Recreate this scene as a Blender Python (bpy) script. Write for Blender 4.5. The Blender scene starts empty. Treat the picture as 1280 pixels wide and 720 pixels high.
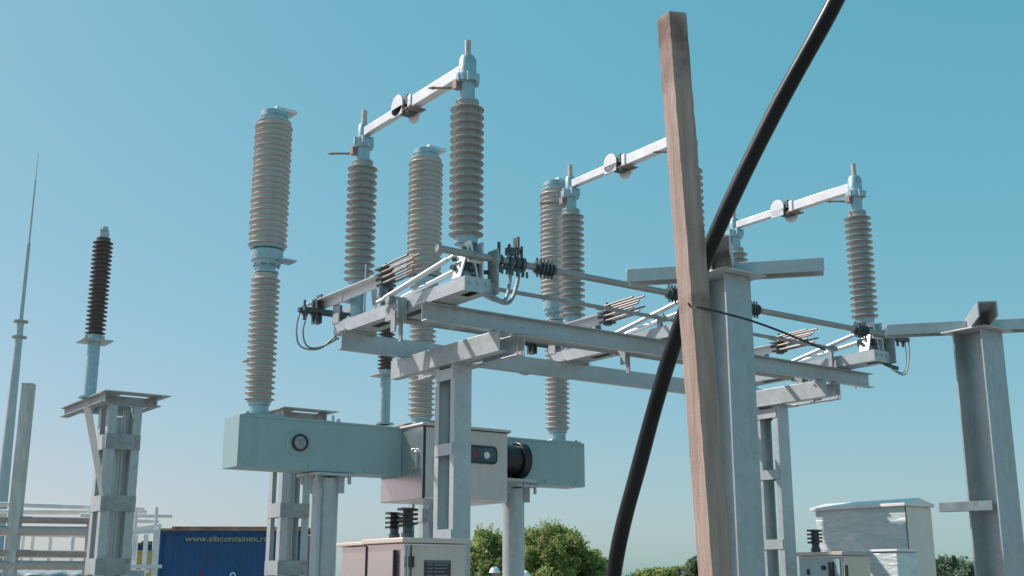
import bpy, bmesh, math, random
from mathutils import Vector, Matrix
random.seed(7)
R = math.radians
SC = bpy.context.scene
COL = SC.collection
EYE = 1.6
YAW = R(53.859)                       # azimuth of the equipment rows
GA = math.pi / 2 - YAW                # the same as a rotation about z
UX = Vector((math.sin(YAW), math.cos(YAW), 0)); VX = Vector((-math.cos(YAW), math.sin(YAW), 0))
ZX = Vector((0, 0, 1))
NO = Vector((-.331, 8.042, 3.994))    # foot of the first disconnector insulator
BO = Vector((-2.327, 10.675, 3.205))  # foot of the first breaker pole

# ------------------------------------------------------------------ materials
def mat(name, col, rough=.5, metal=0., var=.12, vscale=6., bump=.0, bscale=40., spec=.5, coat=0., stretch=(1, 1, 1), col2=None, speck=0., streak=0., rust=0.):
    m = bpy.data.materials.new(name); m.use_nodes = True
    nt = m.node_tree; N = nt.nodes; L = nt.links
    b = N['Principled BSDF']
    b.inputs['Roughness'].default_value = rough; b.inputs['Metallic'].default_value = metal
    b.inputs['Specular IOR Level'].default_value = spec
    b.inputs['Coat Weight'].default_value = coat
    tc = N.new('ShaderNodeTexCoord'); mp = N.new('ShaderNodeMapping'); mp.inputs['Scale'].default_value = stretch
    L.new(tc.outputs['Object'], mp.inputs['Vector'])
    n1 = N.new('ShaderNodeTexNoise'); n1.inputs['Scale'].default_value = vscale; n1.inputs['Detail'].default_value = 6; n1.inputs['Roughness'].default_value = .62
    L.new(mp.outputs[0], n1.inputs['Vector'])
    cr = N.new('ShaderNodeValToRGB')
    c2 = col2 if col2 else tuple(c * (1 - var * 2.2) for c in col)
    c1 = tuple(min(1, c * (1 + var * .8)) for c in col)
    cr.color_ramp.elements[0].position = .3; cr.color_ramp.elements[0].color = (*c2, 1)
    cr.color_ramp.elements[1].position = .68; cr.color_ramp.elements[1].color = (*c1, 1)
    L.new(n1.outputs['Fac'], cr.inputs['Fac'])
    last = cr.outputs['Color']
    if speck:
        n3 = N.new('ShaderNodeTexVoronoi'); n3.inputs['Scale'].default_value = 22; L.new(mp.outputs[0], n3.inputs['Vector'])
        mx = N.new('ShaderNodeMix'); mx.data_type = 'RGBA'; mx.blend_type = 'MULTIPLY'; mx.inputs[0].default_value = speck
        L.new(last, mx.inputs[6]); L.new(n3.outputs['Color'], mx.inputs[7])
        hs = N.new('ShaderNodeHueSaturation'); hs.inputs['Saturation'].default_value = .35; L.new(mx.outputs[2], hs.inputs['Color'])
        last = hs.outputs[0]
    if streak:
        mp2 = N.new('ShaderNodeMapping'); mp2.inputs['Scale'].default_value = (16, 16, .8); L.new(tc.outputs['Object'], mp2.inputs['Vector'])
        n4 = N.new('ShaderNodeTexNoise'); n4.inputs['Scale'].default_value = 1; n4.inputs['Detail'].default_value = 4; L.new(mp2.outputs[0], n4.inputs['Vector'])
        c4 = N.new('ShaderNodeValToRGB'); c4.color_ramp.elements[0].position = .36; c4.color_ramp.elements[0].color = (.62, .58, .54, 1); c4.color_ramp.elements[1].position = .56; c4.color_ramp.elements[1].color = (1, 1, 1, 1)
        L.new(n4.outputs['Fac'], c4.inputs[0]); m4 = N.new('ShaderNodeMix'); m4.data_type = 'RGBA'; m4.blend_type = 'MULTIPLY'; m4.inputs[0].default_value = streak
        L.new(last, m4.inputs[6]); L.new(c4.outputs[0], m4.inputs[7]); last = m4.outputs[2]
    if rust:
        n5 = N.new('ShaderNodeTexNoise'); n5.inputs['Scale'].default_value = 5.5; n5.inputs['Detail'].default_value = 9; n5.inputs['Roughness'].default_value = .72; L.new(tc.outputs['Object'], n5.inputs['Vector'])
        c5 = N.new('ShaderNodeValToRGB'); c5.color_ramp.elements[0].position = .64; c5.color_ramp.elements[0].color = (0, 0, 0, 1); c5.color_ramp.elements[1].position = .74; c5.color_ramp.elements[1].color = (rust, rust, rust, 1)
        L.new(n5.outputs['Fac'], c5.inputs[0]); m5 = N.new('ShaderNodeMix'); m5.data_type = 'RGBA'; L.new(c5.outputs[0], m5.inputs[0]); L.new(last, m5.inputs[6]); m5.inputs[7].default_value = (.22, .15, .11, 1); last = m5.outputs[2]
    L.new(last, b.inputs['Base Color'])
    rr = N.new('ShaderNodeMapRange'); rr.inputs[3].default_value = max(.02, rough - .1); rr.inputs[4].default_value = min(1, rough + .13)
    L.new(n1.outputs['Fac'], rr.inputs[0]); L.new(rr.outputs[0], b.inputs['Roughness'])
    if bump:
        n2 = N.new('ShaderNodeTexNoise'); n2.inputs['Scale'].default_value = bscale; n2.inputs['Detail'].default_value = 5
        L.new(mp.outputs[0], n2.inputs['Vector'])
        bp = N.new('ShaderNodeBump'); bp.inputs['Strength'].default_value = bump; bp.inputs['Distance'].default_value = .01
        L.new(n2.outputs['Fac'], bp.inputs['Height']); L.new(bp.outputs[0], b.inputs['Normal'])
    return m

M = {}
M['galv'] = mat('galvanised_steel', (.37, .515, .555), .42, .35, .05, 5, .05, 60, speck=.12, streak=.08, rust=.16)
M['galv_dull'] = mat('dull_galvanised_steel', (.31, .42, .43), .52, .2, .12, 5, .06, 50, speck=.2, streak=.15, rust=.3)
M['beam'] = mat('breaker_beam_paint', (.32, .46, .47), .40, .05, .03, 2, .01, 30, streak=.1)
M['galv_col'] = mat('dull_zinc_column', (.265, .42, .465), .42, .4, .06, 4, .05, 60, speck=.14, streak=.1, rust=.15)
M['rodm'] = mat('bare_terminal_stud', (.52, .44, .40), .4, .3, .08, 9)
M['alu'] = mat('aluminium', (.70, .72, .74), .38, .3, .03, 6)
M['cap'] = mat('cast_metal_cap', (.36, .50, .55), .36, .35, .1, 18, .1, 70)
M['porc_b'] = mat('beige_porcelain', (.50, .465, .435), .34, 0, .06, 3, .0, coat=.12, streak=.22)
M['porc_g'] = mat('grey_porcelain', (.36, .365, .355), .28, 0, .06, 4, coat=.25, streak=.18)
M['porc_r'] = mat('brown_porcelain', (.13, .095, .09), .45, 0, .12, 4)
M['dark'] = mat('dark_fittings', (.10, .13, .14), .5, .4, .25, 20)
M['black'] = mat('black_plastic', (.02, .022, .025), .3, 0, .1, 8)
M['hose'] = mat('black_polyethylene', (.006, .008, .010), .38, 0, .5, 3, .12, 14, spec=.28)
M['copper'] = mat('tinned_copper', (.34, .245, .21), .5, .3, .25, 14)
M['tandoor'] = mat('tan_steel_door', (.68, .57, .50), .45, .1, .05, 2, .01, 4, streak=.1)
M['inox'] = mat('stainless_sheet', (.60, .60, .60), .27, .88, .05, 1.6, .006, 3)
M['inoxdoor'] = mat('brushed_stainless_door', (.62, .575, .545), .42, .15, .05, 2, .01, 4, streak=.12)
M['braid'] = mat('braided_strap', (.36, .38, .38), .5, .5, .2, 60, .3, 300)
M['white'] = mat('white_paint', (.82, .77, .75), .5, 0, .06, 4)
M['tanrail'] = mat('brown_rail_paint', (.44, .36, .33), .6, 0, .12, 5)
M['blue'] = mat('blue_container_paint', (.008, .075, .21), .5, 0, .12, 1.5, .03, 4)
M['red'] = mat('red_brown_boards', (.38, .20, .15), .7, 0, .3, 3)
M['yellow'] = mat('yellow_lettering', (.34, .34, .24), .6, 0, .1, 9)
M['ltblue'] = mat('pale_blue_lettering', (.55, .68, .70), .6, 0, .08, 9)
M['redp'] = mat('magenta_red_paint', (.35, .03, .07), .6, 0, .08, 9)
M['bark'] = mat('bark', (.10, .075, .05), .9, 0, .3, 8, .4, 20)
M['plate'] = mat('dark_nameplate', (.06, .058, .056), .4, .2, .15, 12)
M['platetext'] = mat('nameplate_lettering', (.30, .29, .28), .5, 0, .05, 12)
M['lens'] = mat('gauge_glass', (.38, .42, .42), .12, 0, .2, 10)
M['tealglass'] = mat('teal_window_glass', (.02, .10, .13), .08, 0, .35, 5)
M['concrete'] = mat('weathered_grey_wood', (.60, .57, .54), .85, 0, .15, 6, .25, 30, stretch=(3, 3, .5))
M['hat'] = mat('white_helmet_plastic', (.80, .82, .84), .28, 0, .03, 4)
M['skin'] = mat('skin', (.42, .25, .17), .55, 0, .08, 8)
M['cloth'] = mat('navy_workwear', (.03, .045, .08), .85, 0, .15, 10, .2, 60)
M['cloth2'] = mat('grey_workwear', (.12, .13, .14), .85, 0, .15, 10, .2, 60)
M['bluesheet'] = mat('grey_blue_tarpaulin', (.30, .36, .40), .5, 0, .12, 3, .2, 6)
M['yel'] = mat('yellow_box_paint', (.52, .38, .08), .5, 0, .1, 6)

M['shaftsteel'] = mat('bare_shaft_steel', (.36, .35, .34), .42, .4, .1, 8)
def wood():
    m = mat('sawn_timber', (.42, .315, .27), .9, 0, .12, 9, .3, 45, stretch=(5, 5, .5), col2=(.30, .215, .18))
    nt = m.node_tree; N = nt.nodes; L = nt.links; b = N['Principled BSDF']
    src = b.inputs['Base Color'].links[0].from_socket
    tc = N.new('ShaderNodeTexCoord')
    # fine saw marks across the faces
    mpw = N.new('ShaderNodeMapping'); mpw.inputs['Scale'].default_value = (6, 6, 210); L.new(tc.outputs['Object'], mpw.inputs['Vector'])
    wv = N.new('ShaderNodeTexNoise'); wv.inputs['Scale'].default_value = 1.; wv.inputs['Detail'].default_value = 2; L.new(mpw.outputs[0], wv.inputs['Vector'])
    # knots and dirt
    vo = N.new('ShaderNodeTexNoise'); vo.inputs['Scale'].default_value = 4.2; vo.inputs['Detail'].default_value = 8; L.new(tc.outputs['Object'], vo.inputs['Vector'])
    cr = N.new('ShaderNodeValToRGB'); cr.color_ramp.elements[0].position = .36; cr.color_ramp.elements[0].color = (.36, .31, .28, 1); cr.color_ramp.elements[1].position = .45; cr.color_ramp.elements[1].color = (1, 1, 1, 1)
    L.new(vo.outputs['Fac'], cr.inputs['Fac'])
    mx = N.new('ShaderNodeMix'); mx.data_type = 'RGBA'; mx.blend_type = 'MULTIPLY'; mx.inputs[0].default_value = .8
    L.new(src, mx.inputs[6]); L.new(cr.outputs[0], mx.inputs[7])
    m2 = N.new('ShaderNodeMix'); m2.data_type = 'RGBA'; m2.blend_type = 'MULTIPLY'; m2.inputs[0].default_value = .10
    L.new(mx.outputs[2], m2.inputs[6]); L.new(wv.outputs['Fac'], m2.inputs[7])
    L.new(m2.outputs[2], b.inputs['Base Color'])
    bp = N.new('ShaderNodeBump'); bp.inputs['Strength'].default_value = .25; bp.inputs['Distance'].default_value = .0015
    L.new(wv.outputs['Fac'], bp.inputs['Height'])
    old = b.inputs['Normal'].links[0].from_socket; L.new(old, bp.inputs['Normal']); L.new(bp.outputs[0], b.inputs['Normal'])
    return m
M['wood'] = wood()

def film():
    m = bpy.data.materials.new('stretch_film'); m.use_nodes = True
    nt = m.node_tree; N = nt.nodes; L = nt.links; b = N['Principled BSDF']
    b.inputs['Base Color'].default_value = (.50, .56, .57, 1); b.inputs['Roughness'].default_value = .28
    b.inputs['Coat Weight'].default_value = .8; b.inputs['Coat Roughness'].default_value = .08
    tc = N.new('ShaderNodeTexCoord'); mp = N.new('ShaderNodeMapping'); mp.inputs['Scale'].default_value = (1, .8, 5); L.new(tc.outputs['Object'], mp.inputs[0])
    n = N.new('ShaderNodeTexNoise'); n.inputs['Scale'].default_value = 3.5; n.inputs['Detail'].default_value = 5; n.inputs['Distortion'].default_value = 1.4; L.new(mp.outputs[0], n.inputs['Vector'])
    cr = N.new('ShaderNodeValToRGB'); cr.color_ramp.elements[0].position = .35; cr.color_ramp.elements[0].color = (.52, .60, .61, 1); cr.color_ramp.elements[1].position = .7; cr.color_ramp.elements[1].color = (.72, .74, .74, 1)
    L.new(n.outputs['Fac'], cr.inputs[0]); L.new(cr.outputs[0], b.inputs['Base Color'])
    bp = N.new('ShaderNodeBump'); bp.inputs['Strength'].default_value = .7; bp.inputs['Distance'].default_value = .02; L.new(n.outputs['Fac'], bp.inputs['Height']); L.new(bp.outputs[0], b.inputs['Normal'])
    return m
M['film'] = film()

def leafmat(name, c1, c2):
    m = bpy.data.materials.new(name); m.use_nodes = True
    nt = m.node_tree; N = nt.nodes; L = nt.links; b = N['Principled BSDF']
    g = N.new('ShaderNodeNewGeometry'); cr = N.new('ShaderNodeValToRGB')
    cr.color_ramp.elements[0].color = (*c1, 1); cr.color_ramp.elements[1].color = (*c2, 1)
    L.new(g.outputs['Random Per Island'], cr.inputs[0]); L.new(cr.outputs[0], b.inputs['Base Color'])
    b.inputs['Roughness'].default_value = .6; b.inputs['Specular IOR Level'].default_value = .25
    tr = N.new('ShaderNodeBsdfTranslucent'); L.new(cr.outputs[0], tr.inputs['Color'])
    mx = N.new('ShaderNodeMixShader'); mx.inputs[0].default_value = .45
    L.new(b.outputs[0], mx.inputs[1]); L.new(tr.outputs[0], mx.inputs[2]); L.new(mx.outputs[0], N['Material Output'].inputs['Surface'])
    return m
M['strap'] = leafmat('white_plastic_strip', (.78, .74, .73), (.80, .76, .75))
M['leaf'] = leafmat('willow_leaves', (.16, .22, .06), (.44, .50, .19))
M['leafd'] = leafmat('dark_leaves', (.12, .17, .12), (.24, .30, .20))

# ------------------------------------------------------------------ mesh builder
class MB:
    def __init__(s): s.v = []; s.f = []
    def add(s, vs, fs):
        o = len(s.v); s.v += [Vector(p) for p in vs]; s.f += [tuple(i + o for i in f) for f in fs]; return s
    def box(s, lo, hi, rot=None, piv=None):
        (a, b, c), (d, e, f) = lo, hi
        vs = [Vector(p) for p in ((a, b, c), (d, b, c), (d, e, c), (a, e, c), (a, b, f), (d, b, f), (d, e, f), (a, e, f))]
        if rot is not None:
            pv = Vector(piv) if piv is not None else sum(vs, Vector()) / 8
            vs = [pv + rot @ (p - pv) for p in vs]
        return s.add(vs, [(0, 3, 2, 1), (4, 5, 6, 7), (0, 1, 5, 4), (1, 2, 6, 5), (2, 3, 7, 6), (3, 0, 4, 7)])
    def sweep(s, prof, p0, p1, up=(0, 0, 1)):
        # prof: closed 2-D outline (side, up); swept straight from p0 to p1
        p0 = Vector(p0); p1 = Vector(p1); d = (p1 - p0).normalized(); up = Vector(up)
        side = d.cross(up).normalized(); upv = side.cross(d)
        n = len(prof)
        vs = [p0 + side * a + upv * b for a, b in prof] + [p1 + side * a + upv * b for a, b in prof]
        fs = [(i, (i + 1) % n, (i + 1) % n + n, i + n) for i in range(n)] + [tuple(range(n))[::-1], tuple(range(n, 2 * n))]
        return s.add(vs, fs)
    def cyl(s, p0, p1, r0, r1=None, n=16, cap=True):
        r1 = r0 if r1 is None else r1
        p0 = Vector(p0); p1 = Vector(p1); d = (p1 - p0).normalized()
        a = d.orthogonal().normalized(); b = d.cross(a)
        c = [(math.cos(2 * math.pi * i / n), math.sin(2 * math.pi * i / n)) for i in range(n)]
        vs = [p0 + (a * x + b * y) * r0 for x, y in c] + [p1 + (a * x + b * y) * r1 for x, y in c]
        fs = [(i, (i + 1) % n, (i + 1) % n + n, i + n) for i in range(n)]
        if cap: fs += [tuple(range(n))[::-1], tuple(range(n, 2 * n))]
        return s.add(vs, fs)
    def lathe(s, prof, org=(0, 0, 0), n=28):
        org = Vector(org); vs = []; fs = []; m = len(prof)
        for r, z in prof:
            for i in range(n):
                t = 2 * math.pi * i / n; vs.append(org + Vector((r * math.cos(t), r * math.sin(t), z)))
        for j in range(m - 1):
            for i in range(n):
                k = (i + 1) % n; fs.append((j * n + i, j * n + k, (j + 1) * n + k, (j + 1) * n + i))
        fs += [tuple(range(n))[::-1], tuple(range((m - 1) * n, m * n))]
        return s.add(vs, fs)
    def tube(s, pts, r, n=8, smooth=6):
        P = [Vector(p) for p in pts]
        if smooth and len(P) > 2:
            Q = []
            for i in range(len(P) - 1):
                a = P[max(i - 1, 0)]; b = P[i]; c = P[i + 1]; d = P[min(i + 2, len(P) - 1)]
                for k in range(smooth):
                    t = k / smooth
                    Q.append(.5 * ((2 * b) + (c - a) * t + (2 * a - 5 * b + 4 * c - d) * t * t + (3 * b - a - 3 * c + d) * t ** 3))
            P = Q + [P[-1]]
        vs = []; fs = []; nrm = None; rr = r if callable(r) else (lambda t: r)
        for i, p in enumerate(P):
            d = (P[min(i + 1, len(P) - 1)] - P[max(i - 1, 0)]).normalized()
            nrm = d.orthogonal().normalized() if nrm is None else (nrm - d * nrm.dot(d)).normalized()
            b = d.cross(nrm); q = rr(i / (len(P) - 1))
            for k in range(n):
                t = 2 * math.pi * k / n; vs.append(p + (nrm * math.cos(t) + b * math.sin(t)) * q)
        for i in range(len(P) - 1):
            for k in range(n):
                l = (k + 1) % n; fs.append((i * n + k, i * n + l, (i + 1) * n + l, (i + 1) * n + k))
        fs += [tuple(range(n))[::-1], tuple(range((len(P) - 1) * n, len(P) * n))]
        return s.add(vs, fs)
    def bolt(s, p, d=(0, 0, 1), r=.012, h=.012):
        p = Vector(p); return s.cyl(p, p + Vector(d).normalized() * h, r, n=6)
    def build(s, name, m, parent=None, off=(0, 0, 0), smooth=35, bevel=0, kind=None):
        me = bpy.data.meshes.new(name); of = Vector(off)
        me.from_pydata([p - of for p in s.v], [], s.f); me.update()
        bm = bmesh.new(); bm.from_mesh(me); bmesh.ops.recalc_face_normals(bm, faces=bm.faces); bm.to_mesh(me); bm.free()
        if smooth:
            me.shade_smooth(); me.set_sharp_from_angle(angle=R(smooth))
        me.materials.append(M[m]); o = bpy.data.objects.new(name, me); COL.objects.link(o)
        if parent is not None: o.parent = parent
        if bevel:
            b = o.modifiers.new('bevel', 'BEVEL'); b.width = bevel; b.segments = 2; b.limit_method = 'ANGLE'; b.angle_limit = R(40); b.harden_normals = False
        if kind: o['kind'] = kind
        return o

def tag(o, label=None, cat=None, group=None, kind=None):
    if label: o['label'] = label
    if cat: o['category'] = cat
    if group: o['group'] = group
    if kind: o['kind'] = kind
    return o
def thing(name, loc, label, cat, group=None, rz=GA):
    o = bpy.data.objects.new(name, None); COL.objects.link(o); o.location = loc; o.rotation_euler = (0, 0, rz); o.empty_display_size = .2
    return tag(o, label, cat, group)
def kids(o): return [c for c in bpy.data.objects if c.parent == o]
def copy_tree(o, parent=None):
    c = o.copy(); COL.objects.link(c); c.parent = parent
    for ch in kids(o): copy_tree(ch, c)
    return c
def wp(O, l): return O + UX * l[0] + VX * l[1] + ZX * l[2]

# outlines for rolled sections, (side, up)
def chan(w, h, t, sx=1):      # web at side=0, flanges to +side*sx, from up=0 to h
    p = [(0, 0), (w, 0), (w, t), (t, t), (t, h - t), (w, h - t), (w, h), (0, h)]
    return [(a * sx, b) for a, b in p]
def ibeam(w, h, t):
    return [(-w / 2, 0), (w / 2, 0), (w / 2, t), (t / 2, t), (t / 2, h - t), (w / 2, h - t), (w / 2, h), (-w / 2, h), (-w / 2, h - t), (-t / 2, h - t), (-t / 2, t), (-w / 2, t)]
def uinv(w, h, t):            # web on top, flanges down
    return [(-w / 2, 0), (-w / 2 + t, 0), (-w / 2 + t, h - t), (w / 2 - t, h - t), (w / 2 - t, 0), (w / 2, 0), (w / 2, h), (-w / 2, h)]
def rect(w, h): return [(-w / 2, -h / 2), (w / 2, -h / 2), (w / 2, h / 2), (-w / 2, h / 2)]
def angle(a, t, sx, sy): return [(0, 0), (a * sx, 0), (a * sx, t * sy), (t * sx, t * sy), (t * sx, a * sy), (0, a * sy)]

def sheds(h, n, R0, rc, alt=1., r_end=None):
    # profile of a shedded insulator: sloping top, thin rounded rim, hollow underside
    out = [(rc * 1.05, 0), (rc * 1.05, .012)]; p = (h - .03) / n; z = .015
    for i in range(n):
        Rr = R0 if (alt == 1 or i % 2 == 0) else R0 * alt
        out += [(rc, z), (rc, z + p * .04), (Rr - .006, z + p * .14), (Rr - .001, z + p * .165), (Rr, z + p * .20), (Rr - .002, z + p * .245), (Rr - .007, z + p * .28), (rc + (Rr - rc) * .18, z + p * .46), (rc, z + p * .54)]
        z += p
    out += [(rc, h - .012), (rc * 1.05, h - .01), (rc * 1.05, h)]
    return out

# ------------------------------------------------------------------ 1. three-pole disconnector
S = 2.2592
def make_pole():
    b0 = (0, .75, -.43)
    t = thing('disconnector_pole', wp(NO, b0), 'leftmost disconnector pole, two braided straps looping down from its near end', 'disconnector', 'poles of the disconnector on the twin beams')
    # base frame
    m = MB()
    m.sweep(chan(.07, .10, .006, 1), (-.11, -.15, -.425), (-.11, 1.78, -.425))
    m.sweep(chan(.07, .10, .006, -1), (.11, -.15, -.425), (.11, 1.78, -.425))
    m.box((-.10, -.14, -.327), (.10, 1.77, -.321)); m.box((-.10, .02, -.424), (.10, .30, -.420)); m.box((-.10, 1.30, -.424), (.10, 1.60, -.420))
    m.box((-.112, -.157, -.43), (.112, -.151, -.322))
    for x in (-.07, 0, .07): m.bolt((x, -.157, -.365), (0, -1, 0))
    bf = m.build('base_frame', 'galv', t, b0)
    for v in (.346, 1.558):
        q = MB(); q.box((-.16, v - .06, -.431), (.16, v + .06, -.427))
        for x in (-.14, .14): q.bolt((x, v - .03, -.427)); q.bolt((x, v - .03, -.427), (0, 0, -1), .012, .02)
        q.build('clamp_plate', 'galv', bf, b0)
    for k, v in ((0, 0.), (1, 1.5789)):
        ins = MB().lathe(sheds(1.05, 17, .127, .084), (0, v, 0)).build('insulator', 'porc_g', t, b0, smooth=24)
        p = MB().lathe([(.10, -.32), (.10, -.305), (.062, -.30), (.062, -.05), (.085, -.045), (.085, .0)], (0, v, 0))
        for a in range(6): p.bolt((.083 * math.cos(a * 1.05), v + .083 * math.sin(a * 1.05), -.305))
        p.build('pedestal', 'cap', ins, b0)
        c = MB().lathe([(.085, 1.05), (.085, 1.06), (.056, 1.065), (.056, 1.17), (.082, 1.175), (.084, 1.24), (.064, 1.25), (.064, 1.27), (.05, 1.28), (.05, 1.37), (.044, 1.385), (.02, 1.39), (.02, 1.51), (.018, 1.515)] if k else
                       [(.085, 1.05), (.085, 1.06), (.056, 1.065), (.056, 1.20), (.086, 1.205), (.086, 1.26), (.066, 1.27), (.066, 1.385), (.05, 1.415), (.022, 1.42), (.022, 1.54), (.019, 1.545)], (0, v, 0), 24)
        for a in range(6):
            c.box((.078 * math.cos(a * 1.05) - .014, v + .078 * math.sin(a * 1.05) - .014, 1.195), (.078 * math.cos(a * 1.05) + .014, v + .078 * math.sin(a * 1.05) + .014, 1.262))
        c.build('top_cap', 'cap', ins, b0)
        zt_ = 1.39 if k else 1.42
        MB().cyl((0, v, zt_), (0, v, zt_ + .125), .0235, n=14).build('terminal_stud', 'rodm', ins, b0)
    # arms: welded aluminium box tubes meeting in a knuckle
    za = 1.31
    m = MB(); m.sweep(rect(.075, .095), (0, .05, za), (0, .78, za)); m.box((-.048, .74, za - .06), (.048, .79, za + .06))
    m.build('contact_arm', 'alu', t, b0, bevel=.006)
    m = MB(); m.sweep(rect(.058, .075), (0, .90, za), (0, 1.53, za))
    m.build('contact_arm', 'alu', t, b0, bevel=.006)
    m = MB()
    m.cyl((-.062, .93, za + .02), (-.047, .93, za + .02), .088, n=24); m.box((-.062, .85, za - .07), (-.047, 1.01, za + .0))
    m.cyl((.047, .84, za - .05), (.062, .84, za - .05), .085, n=24); m.box((.047, .76, za - .03), (.062, .92, za + .05))
    m.build('contact_shield', 'alu', t, b0)
    m = MB(); m.box((-.045, .80, za - .005), (.045, .85, za + .08)); m.box((-.04, .78, za - .075), (.04, .90, za - .03))
    m.build('jaw_contact', 'dark', t, b0, bevel=.004)
    m = MB()
    for q in range(4): m.cyl((-.085, .70 + .03 * q, za - .065 - .004 * (q % 2)), (.07, .70 + .03 * q, za - .065), .008, n=8)
    m.cyl((-.06, .86, za - .02), (.06, .86, za + .0), .018, n=10)
    m.build('contact_finger', 'copper', t, b0)
    # arcing horns, standing out sideways
    for v, z, L, a in ((0, 1.165, .24, 0), (1.5789, 1.13, .25, 0)):
        m = MB(); h = Vector((-.75, .55, 0)); p0 = Vector((0, v, z)) + h * .05
        m.box((-.10, v - .0, z - .02), (-.05, v + .05, z + .045)); m.cyl(p0, p0 + h * L * .92, .010, .009, n=8); m.cyl(p0 + h * L * .9, p0 + h * L * 1.1, .016, .003, n=8)
        m.build('arcing_horn', 'copper', t, b0)
    # earthing blade lying along the frame with its comb of copper contacts
    e = MB(); u = -.125; z = -.10
    e.sweep(angle(.075, .007, 1, -1), (u, 2.16, z), (u, .98, z)); e.box((u - .015, 1.60, z - .07), (u + .09, 1.66, z + .01))
    eb = e.build('earthing_blade', 'alu', t, b0)
    e = MB()
    for q in range(4): e.box((u - .02, .93 + .012 * q, z - .07 + .045 * q), (u + .10, 1.03 + .012 * q, z - .055 + .045 * q)); e.bolt((u + .04, .98, z + .09), (0, 0, 1), .012, .03)
    e.box((u + .0, .94, z - .09), (u + .06, .99, z + .09)); e.build('contact_clamp', 'dark', eb, b0)
    e = MB()
    for q in range(4):
        zz = z - .058 + .045 * q
        for w in (0, .06): e.cyl((u - .01 + w, .96, zz), (u - .01 + w, .50 + .08 * ((q + (w > 0)) % 2), zz + .01), .009, n=8)
    e.build('copper_finger', 'copper', eb, b0)
    # pivot shaft at the far end with its lever plates
    e = MB(); e.cyl((-.34, 1.98, -.20), (.40, 1.98, -.20), .022, n=12)
    for x in (-.30, -.22, .04, .16): e.cyl((x, 1.98, -.20), (x + .028, 1.98, -.20), .042, n=10); e.bolt((x + .014, 1.98, -.16), (0, 0, 1), .011, .05); e.bolt((x + .014, 1.98, -.24), (0, 0, -1), .011, .04)
    e.box((-.20, 1.93, -.30), (-.185, 2.02, -.09)); e.box((-.16, 1.93, -.30), (-.145, 2.02, -.05)); e.box((-.32, 1.90, -.215), (.12, 1.94, -.185))
    e.build('pivot_shaft', 'dark', t, b0)
    MB().box((.10, 1.86, -.36), (.112, 2.03, -.12)).build('shaft_bracket', 'galv', t, b0); MB().box((-.115, 1.70, -.33), (-.10, 1.80, -.12)).build('shaft_bracket', 'galv', t, b0)
    e = MB(); e.box((.09, 1.66, -.33), (.102, 1.74, -.02), Matrix.Rotation(R(14), 3, 'X')); e.build('stay', 'galv', t, b0)
    e = MB(); e.box((.03, 1.28, -.33), (.042, 1.40, -.06), Matrix.Rotation(R(-12), 3, 'X')); e.box((.10, 1.28, -.33), (.112, 1.40, -.04), Matrix.Rotation(R(-12), 3, 'X')); e.box((.03, 1.28, -.06), (.112, 1.34, -.045))
    e.build('trestle', 'galv', t, b0)
    # near end: upright lever plates, hanger, coupling blocks
    e = MB()
    e.box((-.075, -.10, -.33), (-.063, .01, -.05), Matrix.Rotation(R(16), 3, 'Y')); e.box((-.01, -.12, -.33), (.002, -.01, -.04), Matrix.Rotation(R(-14), 3, 'Y'))
    e.box((.05, -.14, -.33), (.062, .0, -.05)); e.box((-.06, -.13, -.21), (.06, -.10, -.14))
    e.build('lever_plate', 'alu', t, b0, bevel=.003)
    e = MB(); e.box((.135, -.20, -.43), (.150, -.08, -.10)); e.box((.112, -.16, -.43), (.135, -.10, -.34)); e.cyl((.12, -.15, -.165), (.165, -.15, -.165), .05, n=12)
    e.build('bearing_bracket', 'galv_dull', t, b0)
    e = MB(); rr = random.Random(3)
    for q in range(16):
        x = rr.uniform(-.14, .12); y = rr.uniform(-.13, .03); zz = rr.uniform(-.31, -.09)
        e.cyl((x, y, zz), (x + rr.uniform(.02, .05), y + rr.uniform(-.02, .02), zz + rr.uniform(-.01, .01)), rr.uniform(.012, .02), n=6)
    e.lathe([(.088, -.25), (.088, -.20), (.07, -.19)], (0, 0, 0), 18)
    e.build('bolt_cluster', 'dark', t, b0)
    # silver tie tubes rising to the near end
    for x0, x1, z0, z1, va, vb in ((-.23, -.10, -.33, -.155, .74, .08), (-.07, .02, -.30, -.195, .74, .06)):
        e = MB(); e.cyl((x0, va, z0), (x1, vb, z1), .020, n=12); e.cyl((x0, va, z0), (x0 - .02, va + .08, z0 - .02), .013, n=8); e.cyl((x1, vb, z1), (x1 + .015, vb - .07, z1 + .02), .013, n=8)
        e.build('tie_tube', 'alu', t, b0)
    # rod hanger on the frame
    e = MB(); e.box((-.20, .60, -.50), (-.12, .78, -.34)); e.box((-.21, .62, -.44), (-.195, .68, -.60)); e.box((-.13, .66, -.66), (-.115, .70, -.50)); e.cyl((-.24, .69, -.35), (-.12, .69, -.35), .034, n=12)
    e.build('rod_hanger', 'galv_dull', t, b0)
    return t, b0
pole1, pb0 = make_pole()
for k, lab in ((1, 'middle disconnector pole, its near insulator hidden behind the timber post'),
               (2, 'rightmost disconnector pole, near insulator free against the sky right of the timber post')):
    c = copy_tree(pole1); c.location = wp(NO, (pb0[0] + k * S, pb0[1], pb0[2])); c['label'] = lab
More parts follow.
